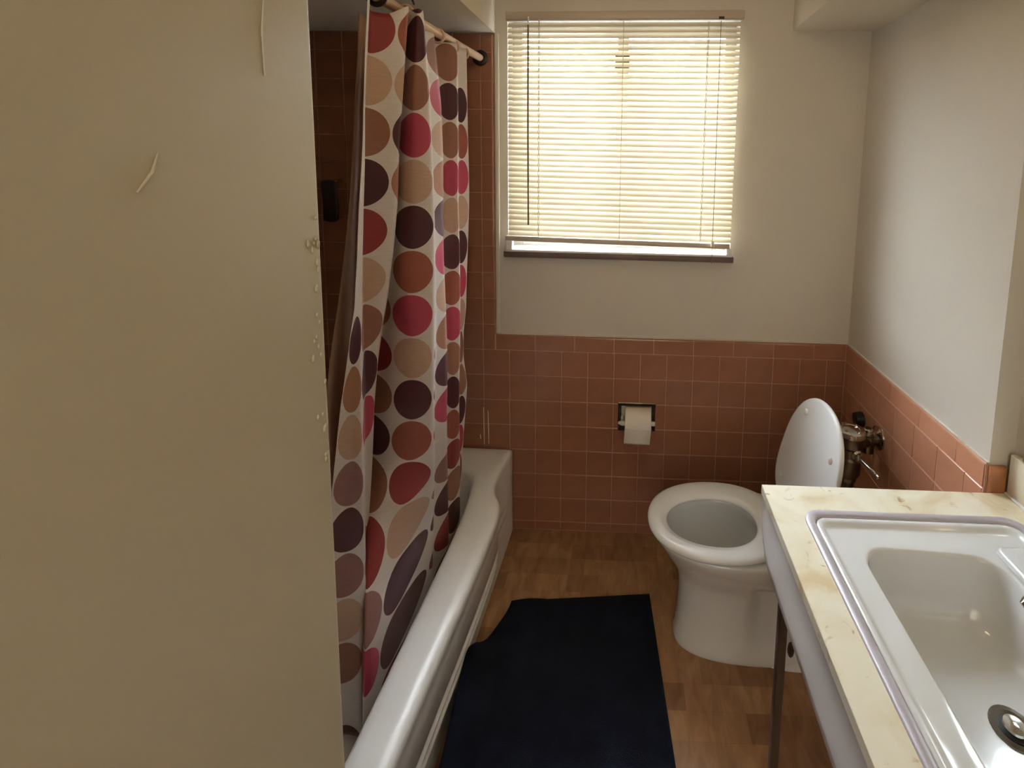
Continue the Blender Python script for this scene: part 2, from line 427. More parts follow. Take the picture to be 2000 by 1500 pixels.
PITCH = .1195; Z0 = 1.8715
def lerp_tab(tab, t):
    if t <= tab[0][0]: return tab[0][1]
    for (a, va), (b, vb) in zip(tab, tab[1:]):
        if t <= b: return va + (vb-va)*(t-a)/(b-a)
    return tab[-1][1]
# fold lines of the cloth: column path against height, measured as bearing from the doorway and laid out on planes over the tub
K = [0,100,200,300,400,500,600,650,700,750,800,850,900,1000,1100,1200,1300,1450]
def tab(*v): return list(zip(K, v))
P1 = tab(722,717,713,711,708,705,705,706,708,710,711,713,714,712,712,712,712,712)
P0 = tab(721,716,712,710,707,704,697,688,680,672,664,659,655,648,640,636,632,628)
L1 = tab(801,794,788,780,776,768,757,749,742,737,732,729,726,720,718,716,715,715)
PC = tab(818,812,808,807,808,807,805,805,805,804,803,801,799,793,786,774,762,750)
L2 = tab(826,834,842,846,848,850,852,853,853,852,851,850,849,848,847,846,845,844)
L3 = tab(842,852,862,866,868,869,871,872,873,874,874,875,876,877,877,877,877,877)
L4 = tab(892,894,895,897,897,898,898,899,899,899,899,899,899,898,896,894,892,890)
L5 = tab(905,911,913,914,915,914,912,906,905,911,908,905,903,899,895,893,891,890)
def off(t, d): return [(a, v+d) for a, v in t]
def mid(a, b, f): return [(k, x*(1-f)+y*f) for (k, x), (_, y) in zip(a, b)]
uL1a = tab(.70,.70,.72,.68,.66,.60,.52,.50,.50,.50,.50,.50,.50,.5,.5,.5,.5,.5)
uL1b = tab(1.62,1.60,1.62,1.58,1.56,1.54,1.42,1.35,1.20,1.10,1.04,1.02,1.0,1.0,1.0,1.0,1.0,1.0)
uL2 = tab(2.40,2.45,2.50,2.52,2.53,2.54,2.55,2.56,2.57,2.57,2.57,2.57,2.58,2.6,2.6,2.6,2.6,2.6)
def const(v): return [(0, v)]
def slope(tb, du): return [(a, v+du) for a, v in tb]
# (path, x plane, u of fabric)
COLS = [
 (off(P0, -3), -.84, -1.520, const(-1.52)), (mid(P0, P1, .5), -.82, -1.500, const(-1.0)), (P1, -.81, -1.505, const(-.48)),
 (off(P1, .4), -.74, -1.505, const(0.0)), (mid(P1, L1, .5), -.72, -1.495, mid(tab(*[0]*18), uL1a, .5)), (L1, -.70, -1.485, uL1a),
 (off(L1, -8), -.60, -1.510, slope(uL1b, -.10)), (mid(L1, PC, .35), -.635, -1.495, mid(uL1b, tab(*[2.0]*18), .35)), (PC, -.645, -1.484, const(2.0)), (L2, -.625, -1.480, uL2),
 (off(L2, -6), -.50, -1.505, const(2.46)), (L3, -.445, -1.482, const(2.88)),
 (off(L3, -5), -.375, -1.500, const(3.60)), (mid(L3, L4, .5), -.365, -1.484, const(4.0)), (L4, -.355, -1.482, const(4.40)),
 (off(L4, -4), -.28, -1.502, const(4.70)), (L5, -.26, -1.488, const(5.52)),
]
camv = Vector(CAM)
def at(px, py, xplane):
    d = F + RT*((px-1213.72)/915.606) - UP*((py-415.68)/915.606)
    t = (xplane - CAM[0])/d.x
    return camv + d*t
def solve(path, xp, z):
    lo, hi = -200, 1900
    for _ in range(40):
        mdl = (lo+hi)/2
        if at(lerp_tab(path, mdl), mdl, xp).z > z: lo = mdl
        else: hi = mdl
    return mdl, at(lerp_tab(path, mdl), mdl, xp)
def aty(px, py, yp):
    d = F + RT*((px-1213.72)/915.606) - UP*((py-415.68)/915.606)
    return camv + d*((yp - CAM[1])/d.y)
def solvey(path, yp, z):
    lo, hi = -200, 1900
    for _ in range(40):
        mdl = (lo+hi)/2
        if aty(lerp_tab(path, mdl), mdl, yp).z > z: lo = mdl
        else: hi = mdl
    return mdl, aty(lerp_tab(path, mdl), mdl, yp)
def smooth01(t): t = max(0, min(1, t)); return t*t*(3-2*t)
ZB, NR = .190, 110
ZTJ = [1.908]*5 + [1.936, 1.945, 1.945, 1.945, 1.945, 1.952, 1.952, 1.932, 1.931, 1.932, 1.938, 1.938]
rows = []
for r in range(NR+1):
    row = []
    for j, (path, yp, xp, ut) in enumerate(COLS):
        zb = .10 if j < 6 else ZB; z = ZTJ[j] + (zb-ZTJ[j])*r/NR
        py1, q1 = solvey(path, yp, z); py2, q2 = solve(path, xp, z)
        g = 0 if j < 6 else smooth01((.78-z)/.36)
        q = q1*(1-g) + q2*g; py = py1*(1-g) + py2*g
        wv = .004*math.sin(z*8 + j*1.7)*smooth01((1.85-z)/.4)
        q.x += wv*.4; q.y += wv*(1-g)
        row.append((q.x, q.y, z + (.010*math.sin(j*1.9) if r == NR else 0), lerp_tab(ut, py)))
    for _ in range(2):      # round the folds (corner cutting keeps the ends)
        nr = [row[0]]
        for a, b in zip(row, row[1:]):
            nr.append(tuple(a[i]*.85+b[i]*.15 for i in range(4))); nr.append(tuple(a[i]*.15+b[i]*.85 for i in range(4)))
        nr.append(row[-1]); row = nr
    rows.append(row)
me = bpy.data.meshes.new('shower_curtain')
nc = len(rows[0]); verts = [(a, b, c) for row in rows for a, b, c, _ in row]
faces = [(r*nc+k, r*nc+k+1, (r+1)*nc+k+1, (r+1)*nc+k) for r in range(NR) for k in range(nc-1)]
me.from_pydata(verts, [], faces); uv = me.uv_layers.new(name='cloth')
for poly in me.polygons:
    poly.use_smooth = True
    for li in poly.loop_indices:
        vi = me.loops[li].vertex_index; r, k = divmod(vi, nc)
        uv.data[li].uv = (rows[r][k][3], (Z0 - rows[r][k][2])/PITCH)
INK = {'w': None, 'p': (0.085, 0.014, 0.022), 'k': (0.50, 0.055, 0.105), 'r': (0.30, 0.032, 0.032), 's': (0.36, 0.095, 0.055),
       't': (0.42, 0.19, 0.115), 'b': (0.62, 0.41, 0.30), 'n': (0.33, 0.14, 0.085), 'm': (0.34, 0.16, 0.14), 'd': (0.11, 0.03, 0.022)}
WHITE = (0.80, 0.72, 0.69)
INKCOLS = {-1: 'wwwwwwptbmpmbnwd', 0: 'rbnprbnpkwwmkwww', 1: 'sbptwwnrnpnrmkww', 2: 'pnkbpskbpsrbpdrw',
           3: 'nkbtpkbtpkwmprnb', 4: 'npnkbpsktpsrndbs', 5: 'wpskbpkbntpksbnp'}
def cloth_mat():
    m = bpy.data.materials.new('dotted_curtain_cloth'); m.use_nodes = True; nt = m.node_tree; N = nt.nodes; Lk = nt.links
    b = N['Principled BSDF']; b.inputs['Roughness'].default_value = .55; b.inputs['Sheen Weight'].default_value = .1
    uvn = N.new('ShaderNodeUVMap'); uvn.uv_map = 'cloth'
    sx = N.new('ShaderNodeSeparateXYZ'); Lk.new(uvn.outputs[0], sx.inputs[0])
    def mth(op, a, b_=None):
        n = N.new('ShaderNodeMath'); n.operation = op
        for i, q in enumerate((a, b_)):
            if q is None: continue
            if isinstance(q, (int, float)): n.inputs[i].default_value = q
            else: Lk.new(q, n.inputs[i])
        return n.outputs[0]
    cu = mth('ROUND', sx.outputs[0]); cv = mth('ROUND', sx.outputs[1])
    du = mth('SUBTRACT', sx.outputs[0], cu); dv = mth('SUBTRACT', sx.outputs[1], cv)
    dist = mth('SQRT', mth('ADD', mth('MULTIPLY', du, du), mth('MULTIPLY', dv, dv)))
    inside = mth('LESS_THAN', dist, .478)
    t = mth('DIVIDE', mth('ADD', cv, .5), 16.0)
    cur = None
    for c, s in INKCOLS.items():
        rp = N.new('ShaderNodeValToRGB'); rp.color_ramp.interpolation = 'CONSTANT'; e = rp.color_ramp.elements
        for i, ch in enumerate(s):
            el = e[i] if i < 2 else e.new(i/16)
            el.position = i/16; el.color = (*(INK[ch] or WHITE), 1)
        Lk.new(t, rp.inputs[0])
        if cur is None: cur = rp.outputs[0]
        else:
            mx = N.new('ShaderNodeMix'); mx.data_type = 'RGBA'
            Lk.new(mth('COMPARE', cu, float(c)), mx.inputs[0]); mx.inputs[0].default_value = 0
            for nn in N:
                if nn.bl_idname == 'ShaderNodeMath' and nn.operation == 'COMPARE': nn.inputs[2].default_value = .1
            Lk.new(cur, mx.inputs[6]); Lk.new(rp.outputs[0], mx.inputs[7]); cur = mx.outputs[2]
    fin = N.new('ShaderNodeMix'); fin.data_type = 'RGBA'; fin.inputs[6].default_value = (*WHITE, 1)
    Lk.new(inside, fin.inputs[0]); Lk.new(cur, fin.inputs[7])
    # slub of the weave inside the print
    nz = N.new('ShaderNodeTexNoise'); nz.inputs['Scale'].default_value = 1.0; nz.inputs['Detail'].default_value = 3
    mp = N.new('ShaderNodeMapping'); mp.inputs['Scale'].default_value = (2.5, 30, 1); Lk.new(uvn.outputs[0], mp.inputs[0]); Lk.new(mp.outputs[0], nz.inputs['Vector'])
    rp = N.new('ShaderNodeValToRGB'); rp.color_ramp.elements[0].position = .3; rp.color_ramp.elements[0].color = (.88, .88, .88, 1); rp.color_ramp.elements[1].position = .7
    Lk.new(nz.outputs[0], rp.inputs[0])
    mu = N.new('ShaderNodeMix'); mu.data_type = 'RGBA'; mu.blend_type = 'MULTIPLY'; mu.inputs[0].default_value = 1
    Lk.new(fin.outputs[2], mu.inputs[6]); Lk.new(rp.outputs[0], mu.inputs[7])
    Lk.new(mu.outputs[2], b.inputs['Base Color'])
    tr = N.new('ShaderNodeBsdfTranslucent'); Lk.new(mu.outputs[2], tr.inputs[0])
    ms = N.new('ShaderNodeMixShader'); ms.inputs[0].default_value = .14
    Lk.new(b.outputs[0], ms.inputs[1]); Lk.new(tr.outputs[0], ms.inputs[2]); Lk.new(ms.outputs[0], N['Material Output'].inputs[0])
    return m
me.materials.append(cloth_mat())
cur = thing('shower_curtain', (-1.48, -.4, .285), 'white shower curtain with plum, pink and rust dots hanging inside the tub', 'curtain'); pc = P(cur)
o = bpy.data.objects.new('cloth', me); C.objects.link(o); pc(o)
md = o.modifiers.new('so', 'SOLIDIFY'); md.thickness = .0008; md.offset = 0
# plain liner hanging further in
LN0 = tab(700,698,692,688,682,672,660,652,645,640,636,634,632,630,630,630,630,630)
LN1 = tab(726,722,718,716,714,712,712,712,712,712,712,712,712,712,712,712,712,712)
bm = bmesh.new(); rings = []
for r in range(41):
    z = 1.955 + (.33-1.955)*r/40; rr = []
    for j in range(7):
        xx = -1.625 + .006*math.sin(j*1.4)
        py, q = solve(mid(LN0, LN1, j/6), xx, z); rr.append((q.x, q.y, z))
    rings.append(rr)
loft(bm, rings, cyclic=False)
o = link('curtain_liner', bm, M_liner, smooth=True)
md = o.modifiers.new('so', 'SOLIDIFY'); md.thickness = .001
tag(o, 'plain tan liner strip hanging behind the dotted curtain', 'curtain liner')
# rings
for i, (yy, rr) in enumerate(((-.742, .030), (-.60, .022), (-.40, .020), (-.28, .020), (-.19, .020))):
    bm = bmesh.new(); torus(bm, (-1.480, yy, 1.946 - .002*i), (0.15, 1, .1), rr if i else .0225, .0065 if i == 0 else .0035)
    o = link('curtain_ring', bm, M_bronze if i == 0 else M_rod, smooth=True)
    tag(o, ['black clamp ring on the rod at the near end of the curtain', 'pale curtain ring nearest the black clamp ring', 'pale curtain ring midway along the bunched curtain', 'pale curtain ring second from the back wall end', 'pale curtain ring nearest the back wall'][i], 'curtain ring', 'curtain rings on the rod')
o = tubeo('wire_hook', [(-1.48, -.735, 1.972), (-1.455, -.71, 1.985), (-1.44, -.68, 1.972), (-1.435, -.66, 1.962), (-1.445, -.63, 1.960)], .0028, M_bronze, n=8)
tag(o, 'twisted dark wire hook beside the black clamp ring', 'hook')

# dim fittings on the shower wall
bar = thing('towel_bar', (-2.095, -.03, 1.473), 'small chrome bar on the dim brown shower wall', 'towel bar'); pt = P(bar)
pt(tubeo('bar', [(-2.13, -.045, 1.470), (-2.03, -.045, 1.478)], .006, M_chrome, n=12))
pt(tubeo('bracket', [(-2.115, .0, 1.470), (-2.115, -.045, 1.471)], .008, M_chrome, n=12))
pt(tubeo('bracket', [(-2.045, .0, 1.476), (-2.045, -.045, 1.477)], .008, M_chrome, n=12))
bm = bmesh.new(); rings = []
for i in range(9):
    z = 1.485 - .17*i/8
    rings.append([(-2.066+.0035*i/8 + .032*a, -.046 + .008*b - .002*math.sin(i), z) for a, b in ((-1,-1),(-.4,-1.4),(.3,-.9),(1,-1.2),(1,1),(-1,1))])
loft(bm, rings, True, True)
tag(link('washcloth', bm, M_dark, smooth=True, sub=1), 'narrow black cloth hanging from the chrome bar in the shower', 'cloth')

# ------------------------------------------------------------ bathtub
tub = thing('bathtub', (-1.75, -.75, 0), 'white enamelled bathtub with ribbed apron along the left side', 'bathtub'); pb2 = P(tub)
XF = [(0,-1.360),(.03,-1.358),(.06,-1.358),(.107,-1.364),(.17,-1.370),(.235,-1.368),(.275,-1.352),(.31,-1.328),(.345,-1.316),(.40,-1.312),(.5,-1.313),(.6,-1.316),(.7,-1.320),(.85,-1.328),(1.0,-1.334),(1.2,-1.337),(1.5,-1.338)]
ysamp = [.006,.02,.04,.06,.085,.107,.135,.17,.20,.22,.24,.255,.27,.285,.30,.315,.33,.345,.365,.39,.42,.46,.5,.55,.6,.65,.7,.76,.82,.88,.94,1.0,1.07,1.14,1.21,1.28,1.35,1.42,1.46,1.496]
def outer_loop(lvl):
    # lvl: 0 follows the end column plane, 1 follows the bulging rim
    pts = []
    for s in ysamp:
        xf = lerp_tab(XF, s); pts.append((-1.360*(1-lvl) + xf*lvl, -s))
    n = 26
    for i in range(1, n): pts.append((lerp_tab(XF, 1.5) - .02 - (2.155-1.37)*i/n, -1.496))
    for s in reversed(ysamp): pts.append((-2.155, -s))
    for i in range(1, n): pts.append((-2.155 + (2.155-1.372)*i/n, -.006))
    return pts
def inner_pt(q, cx, cy, hl, hw, n):
    # map an outer point to the rounded inner loop by direction
    px = (q[0]+1.757)/.400; py = (q[1]+.751)/.745
    mxn = max(abs(px), abs(py)); px /= mxn; py /= mxn
    s = 1/((abs(px)**n+abs(py)**n)**(1/n))
    return (cx + px*s*hw, cy + py*s*hl)
base = outer_loop(1.0)
def lp(lvl, z, inset=0.0, ins_front=None):
    out = []
    for (x, y) in outer_loop(lvl):
        out.append((x, y, z))
    if inset or ins_front:
        f = ins_front if ins_front is not None else inset
        out = [(x - f if x > -1.45 and -1.49 < y else x, y, zz) for x, y, zz in out]
    return out
RIMZ = .372
def rim_drop(y):   # the rim rises a little at the back-wall end
    return .0
rings = [lp(.0, .0, ins_front=.0)]
def mixlp(l, z, rec): # rec = recess of the long front panel only (not the end column)
    out = []
    for (x, y) in outer_loop(l):
        k = smooth01((-y-.27)/.07)
        out.append((x - rec*k if x > -1.45 and y > -1.49 else x, y, z))
    return out
rings = [mixlp(.0, 0.001, .0), mixlp(.0, .05, .0), mixlp(.15, .105, .0), mixlp(.2, .122, .0), mixlp(.60, .130, .0), mixlp(.68, .140, .0), mixlp(.66, .148, .0), mixlp(.25, .155, .0), mixlp(.27, .163, .0), mixlp(.72, .170, .0), mixlp(.78, .178, .0), mixlp(.76, .186, .0), mixlp(.42, .193, .0), mixlp(.45, .200, .0), mixlp(.80, .212, .0), mixlp(.84, .30, .0), mixlp(.86, .325, .0), mixlp(.97, .335, .0), mixlp(1.0, .345, .0), mixlp(1.0, .356, .0)]
def rimring(f, z):
    o1 = outer_loop(1.0); res = []
    for q in o1:
        a = inner_pt(q, -1.757, -.765, .655, .322, 5)
        res.append((q[0]*(1-f)+a[0]*f, q[1]*(1-f)+a[1]*f, z))
    return res
rings += [rimring(.035, .366), rimring(.10, .3715), rimring(.30, .374), rimring(.70, .372), rimring(.88, .368), rimring(.97, .360), rimring(1.0, .346)]
for (z, hl, hw, n, cy) in ((.30, .645, .312, 5, -.765), (.20, .620, .300, 5, -.765), (.12, .590, .285, 5, -.765), (.08, .55, .255, 4, -.765), (.066, .46, .20, 3.5, -.765), (.062, .2, .1, 3, -.765)):
    rings.append([(*inner_pt(q, -1.757, cy, hl, hw, n), z) for q in base])
bm = bmesh.new(); loft(bm, rings, False, True)
pb2(link('tub_body', bm, M_tub, smooth=True))
bm = bmesh.new(); tube(bm, [(-1.76, -1.2, .0625), (-1.76, -1.2, .066)], .03, 20)
pb2(link('tub_drain', bm, M_chrome, smooth=False))

# ------------------------------------------------------------ toilet
toi = thing('toilet', (-.45, -.412, 0), 'white wall-side toilet with its lid raised, between tub and counter', 'toilet'); pto = P(toi)
CY = -.412; TS = .955
def egg(xf, xb, hw, z, n=96, cy=CY, p=2.0, xw=.5):
    # xf front (towards -x), xb back; widest point at fraction xw
    out = []; xm = xf + (xb-xf)*xw
    for i in range(n):
        a = 2*PI*i/n; c, s = math.cos(a), math.sin(a)
        rx = (xb-xm) if c > 0 else (xm-xf)
        cc = math.copysign(abs(c)**(2/p), c); ss = math.copysign(abs(s)**(2/p), s)
        out.append((xm + rx*cc, cy + hw*ss, z))
    def waist(a, b, c):      # the rear of the pedestal steps in between foot and bowl
        if c > .285 or c < .045 or cy != CY: return b
        k = smooth01((a + .475)/.02); return CY + (b-CY)*(1 - .30*k)
    return [(a, waist(a, b, c), c*TS) for a, b, c in out]
bm = bmesh.new()
rings = [egg(-.708, -.08, .108, 0, p=2.6), egg(-.710, -.08, .110, .012, p=2.6), egg(-.704, -.085, .104, .03, p=2.6), egg(-.698, -.09, .100, .10, p=2.6),
         egg(-.695, -.10, .098, .18, p=2.6), egg(-.698, -.10, .100, .23, p=2.5), egg(-.708, -.10, .112, .265, p=2.4), egg(-.728, -.12, .132, .30, p=2.3),
         egg(-.752, -.15, .153, .34, p=2.25), egg(-.772, -.20, .166, .375, p=2.2), egg(-.785, -.24, .171, .398, p=2.2), egg(-.788, -.25, .172, .408, p=2.2),
         egg(-.784, -.255, .168, .414, p=2.2), egg(-.765, -.32, .150, .416, p=2.2), egg(-.745, -.43, .118, .414, p=2.1), egg(-.742, -.44, .112, .405, p=2.1), egg(-.738, -.43, .115, .38),
         egg(-.725, -.42, .115, .33), egg(-.69, -.42, .10, .27), egg(-.64, -.44, .07, .22), egg(-.60, -.46, .045, .205), egg(-.58, -.5, .02, .204)]
loft(bm, rings, False, True)
pto(link('bowl', bm, M_porc, smooth=True))
# side trapway relief and bolt cap
bm = bmesh.new()
loft(bm, [egg(-.47, -.06, .120, 0.001, p=3.5), egg(-.47, -.06, .122, .05, p=3.5), egg(-.46, -.065, .116, .062, p=3.5), egg(-.44, -.07, .09, .07, p=3)], False, True)
pto(link('foot', bm, M_porc, smooth=True))
for s in (-1, 1):
    bm = bmesh.new(); bmesh.ops.create_uvsphere(bm, u_segments=14, v_segments=8, radius=1, matrix=Matrix.Translation((-.355, CY+s*.118, .078)) @ Matrix.Diagonal((.011, .010, .026, 1)))
    pto(link('floor_bolt', bm, M_bronze, smooth=True))
# water
bm = bmesh.new(); bm.faces.new([bm.verts.new(v) for v in egg(-.655, -.445, .075, .235)])
mw = bpy.data.materials.new('toilet_water'); mw.use_nodes = True; q = mw.node_tree.nodes['Principled BSDF']; q.inputs['Transmission Weight'].default_value = 1; q.inputs['Roughness'].default_value = .02; q.inputs['IOR'].default_value = 1.33
pto(link('water', bm, mw))
# seat ring
def ringpts(t): return t
bm = bmesh.new()
O = lambda d, z: egg(-.806+d, -.352-d, .176-d, z, n=64, p=2.15, xw=.52)
I = lambda d, z: egg(-.742-d, -.452+d, .104+d, z, n=64, cy=CY-.012, p=2.1, xw=.56)
rings = [I(.012, .420), O(.012, .420), O(.002, .424), O(0, .430), O(.003, .438), O(.012, .443), O(.035, .446), I(.022, .444), I(.008, .440), I(.001, .433), I(0, .427), I(.012, .420)]
vs = loft(bm, rings); bmesh.ops.remove_doubles(bm, verts=bm.verts[:], dist=1e-6)
pto(link('seat', bm, M_seat, smooth=True))
# lid: built flat (length along +u from hinge), then raised
lid_n = Vector((-.985, 0, .17)).normalized()
HX = Vector((-.345, CY, .430)); U = Vector((.250, -.012, .968)).normalized(); V = Vector((0.06, -1, 0)).normalized(); W = U.cross(V).normalized()
def lidring(d, h, n=64):
    out = []
    for i in range(n):
        a = 2*PI*i/n; c, s = math.cos(a), math.sin(a)
        um = .19; rx = (.405-um-d) if c > 0 else (um-.005-d)
        pe = 2.15 if c > 0 else 3.2
        cc = math.copysign(abs(c)**(2/pe), c); ss = math.copysign(abs(s)**(2/pe), s)
        out.append(HX + U*(um + rx*cc) + V*((.178-d)*ss) + W*h)
    return out
if W.x > 0: pass
sgn = -1 if W.x > 0 else 1     # front face looks to -x
bm = bmesh.new()
loft(bm, [lidring(.012, -.008*sgn), lidring(.002, -.006*sgn), lidring(0, 0), lidring(.002, .006*sgn), lidring(.010, .008*sgn)], True, True)
lid = pto(link('lid', bm, M_seat, smooth=True))
for (uu, vv) in ((.33, -.085), (.285, .115), (.08, -.10), (.08, .10)):
    bm = bmesh.new(); c0 = HX + U*uu + V*vv + W*(.011*sgn)
    bmesh.ops.create_uvsphere(bm, u_segments=12, v_segments=8, radius=1, matrix=Matrix.Translation(c0) @ Matrix.Diagonal((.006, .008, .011, 1)))
    b_ = link('lid_bumper', bm, M_white, smooth=True); b_.parent = lid
for s in (-1, 1):
    pto(tubeo('hinge', [(-.350, CY+s*.075-.02, .424), (-.350, CY+s*.075+.02, .424)], .012, M_seat, n=14))

# ------------------------------------------------------------ flush valve
fv = thing('flush_valve', (-.130, -.345, .40), 'worn chrome flush valve with round cap and lever behind the toilet lid', 'flush valve'); pf = P(fv)
def lathe(name, c, prof, m, axis=(0,0,1), n=28):
    bm = bmesh.new(); ax = Vector(axis).normalized(); ref = Vector((0,0,1)) if abs(ax.z) < .9 else Vector((1,0,0))
    a = ax.cross(ref).normalized(); b = ax.cross(a); cc = Vector(c)
    loft(bm, [[cc + ax*h + (a*math.cos(2*PI*k/n)+b*math.sin(2*PI*k/n))*max(r, .0002) for k in range(n)] for r, h in prof], True, True)
    o = link(name, bm, m, smooth=True); md = o.modifiers.new('e', 'EDGE_SPLIT'); md.split_angle = .6
    return o
VX, VY, DZ = -.130, -.345, -.060
pf(lathe('valve_body', (VX, VY, DZ), [(.030, .60), (.036, .615), (.036, .665), (.031, .672), (.031, .70), (.037, .708), (.038, .735), (.038, .742)], M_chrome2))
pf(lathe('valve_cap', (VX, VY, DZ), [(.036, .742), (.044, .746), (.045, .756), (.044, .763), (.040, .7655), (.028, .7655), (.026, .764), (.022, .766), (.0, .7665)], M_chrome))
for a in range(4):
    pf(lathe('cap_screw', (VX+.03*math.cos(a*PI/2+.6), VY+.03*math.sin(a*PI/2+.6), .7655+DZ), [(.005, 0), (.004, .004), (0, .0045)], M_chrome, n=8))
pf(lathe('flush_pipe', (VX, VY, DZ), [(.021, .40), (.021, .62)], M_chrome2))
pf(lathe('coupling_nut', (VX, VY, DZ), [(.026, .585), (.027, .59), (.027, .615), (.026, .62)], M_chrome2, n=8))
pf(lathe('spud_nut', (VX, VY, DZ), [(.03, .405), (.03, .43), (.022, .435)], M_chrome2, n=8))
pf(tubeo('supply_pipe', [(VX, VY, .700+DZ), (-.09, VY+.02, .700+DZ), (-.055, VY+.04, .700+DZ), (-.001, VY+.06, .700+DZ)], .020, M_chrome2, n=18))
pf(lathe('control_stop', (-.050, VY+.042, DZ), [(.012, .655), (.021, .66), (.022, .70), (.021, .725), (.017, .73), (.010, .745)], M_chrome2))
pf(lathe('stop_cap', (-.050, VY+.042, .728+DZ), [(.014, 0), (.016, .004), (.015, .012), (.008, .016), (0, .016)], M_chrome))
pf(lathe('wall_flange', (0, VY+.06, .700+DZ), [(.040, -.001), (.039, .008), (.028, .016), (.021, .020)], M_chrome, axis=(-1, 0, 0)))
hd = Vector((.25, -.93, -.12)).normalized(); h0 = Vector((VX+.008, VY-.028, .690+DZ))
pf(lathe('handle_socket', h0, [(.017, -.004), (.018, .004), (.014, .010), (.016, .014), (.015, .022), (.008, .026)], M_chrome, axis=hd))
pf(lathe('handle_lever', h0, [(.005, .022), (.0055, .05), (.007, .085), (.0055, .088), (.008, .094), (.0075, .102), (.003, .105)], M_chrome, axis=hd))
o = lathe('stub_cap', (0.0, -.165, .640), [(.026, -.001), (.026, .012), (.022, .03), (.0, .032)], M_dark, axis=(-1, 0, 0))
tag(o, 'dark oval plug on the right tiled wall behind the flush valve', 'plug')

# ------------------------------------------------------------ counter with basin
ctr = thing('vanity_counter', (-.25, -1.2, .79), 'cream marble counter with backsplash and deep apron on a dark leg, right side', 'counter'); pct = P(ctr)
CT = .795; CXF = -.547; CYB = -.764; CYE = -1.72; CXR = .058
# slab as four strips round the basin hole
BXL, BXR, BYF, BYN = -.480, .000, -.850, -1.465   # basin outline
def rrect(x0, x1, y0, y1, r, z, n=8):
    out = []
    for (cx, cy, a0) in ((x1-r, y1-r, 0), (x0+r, y1-r, PI/2), (x0+r, y0+r, PI), (x1-r, y0+r, 3*PI/2)):
        for i in range(n+1):
            a = a0 + PI/2*i/n; out.append((cx + r*math.cos(a), cy + r*math.sin(a), z))
    return out
def outer_match(x0, x1, y0, y1, z, n=8):
    out = []
    for (cx, cy, a0) in ((x1, y1, 0), (x0, y1, PI/2), (x0, y0, PI), (x1, y0, 3*PI/2)):
        for i in range(n+1): out.append((cx, cy, z))
    return out
bm = bmesh.new()
h_in = lambda z: rrect(BXL+.004, BXR-.004, BYN+.004, BYF-.004, .035, z)
loft(bm, [h_in(CT-.022), outer_match(CXF, CXR, CYE, CYB, CT-.022), outer_match(CXF, CXR, CYE, CYB, CT-.0015), outer_match(CXF+.0015, CXR, CYE, CYB-.0015, CT), h_in(CT), h_in(CT-.022)])
bmesh.ops.remove_doubles(bm, verts=bm.verts[:], dist=1e-6)
pct(link('slab', bm, M_marble))
# apron: profile swept along y, its lower edge rounding up at the far end
bm = bmesh.new(); rings = []
for i in range(25):
    s = i/24; y = CYB + (CYE-CYB)*s**1.6
    d = CYB - y
    zb = .640 + .115*max(0, 1-(d/.075))**2 if d < .075 else .640
    zt = CT-.022
    rg = []
    for k in range(9):
        t = k/8; z = zt + (zb-zt)*t
        xx = CXF + .004 + .010*math.sin(PI*min(1, t*1.15))**1 * (1-t)*1.0 - .004*t
        rg.append((xx, y, z))
    rg += [(CXF+.006, y, zb-.003), (CXF+.018, y, zb-.002), (CXF+.026, y, zb+.006), (CXF+.026, y, zt)]
    rings.append(rg)
loft(bm, rings, True, True)
pct(link('apron', bm, M_apron, smooth=True))
pct(boxo('backsplash', (.043, .0615, CYE, -.766, CT, .897), M_marble, bevel=.0015))
pct(boxo('caulk_line', (.037, .045, CYE, -.766, CT, CT+.006), M_whitecaulk, bevel=.002))
leg = pct(boxo('leg', (-.531, -.511, -.897, -.877, .0, .770), M_legs, bevel=.003))
pct(boxo('leg', (-.531, -.511, -1.665, -1.645, .0, .770), M_legs, bevel=.003))
pct(boxo('wall_bracket', (.04, .062, CYE+.05, -.80, .70, .765), M_legs, bevel=.002))

bas = thing('wash_basin', (-.24, -1.15, CT), 'rectangular white basin set in the marble counter', 'sink'); pba = P(bas)
bm = bmesh.new()
R_ = lambda d, z, r=.038: rrect(BXL+d, BXR-d, BYN+d, BYF-d, r-d*.6 if r-d*.6 > .006 else .006, z)
rings = [R_(-.002, CT-.004), R_(-.003, CT+.002), R_(.001, CT+.0045), R_(.013, CT+.0048), R_(.0165, CT+.002), R_(.017, CT-.012)]
loft(bm, rings, False, False)
pba(link('steel_rim', bm, M_steel, smooth=True))
# ceramic: ledge, raised lip, recessed ledge, bowl
def bowl_loop(d, z, pw=4.0):
    # D-shaped opening: straight front edge at left, tapering to the tap side
    out = []
    N = len(rrect(0, 1, 0, 1, .1, 0))
    xl, xr, yf, yn = -.393+d, -.118-d, -.933-d, -1.375+d
    r = max(.045, .012)
    pts = rrect(xl, xr, yn, yf, min(.055, (xr-xl)/2.2, (yf-yn)/2.2), z)
    for (x, y, zz) in pts:
        t = (x-xl)/(xr-xl)          # taper ends towards the tap side
        ym = (yf+yn)/2
        out.append((x, ym + (y-ym)*(1-.07*t), zz))
    return out
rings = [R_(.0175, CT-.012), R_(.0175, CT-.0015), R_(.020, CT+.0015), R_(.026, CT+.002), R_(.031, CT-.001), R_(.036, CT-.006), R_(.042, CT-.0075),
         bowl_loop(-.022, CT-.009), bowl_loop(-.004, CT-.0095), bowl_loop(-.001, CT-.0105), bowl_loop(.001, CT-.013), bowl_loop(.0025, CT-.020), bowl_loop(.004, CT-.05), bowl_loop(.010, CT-.10), bowl_loop(.018, CT-.128), bowl_loop(.034, CT-.142), bowl_loop(.06, CT-.147), bowl_loop(.09, CT-.148), bowl_loop(.125, CT-.149)]
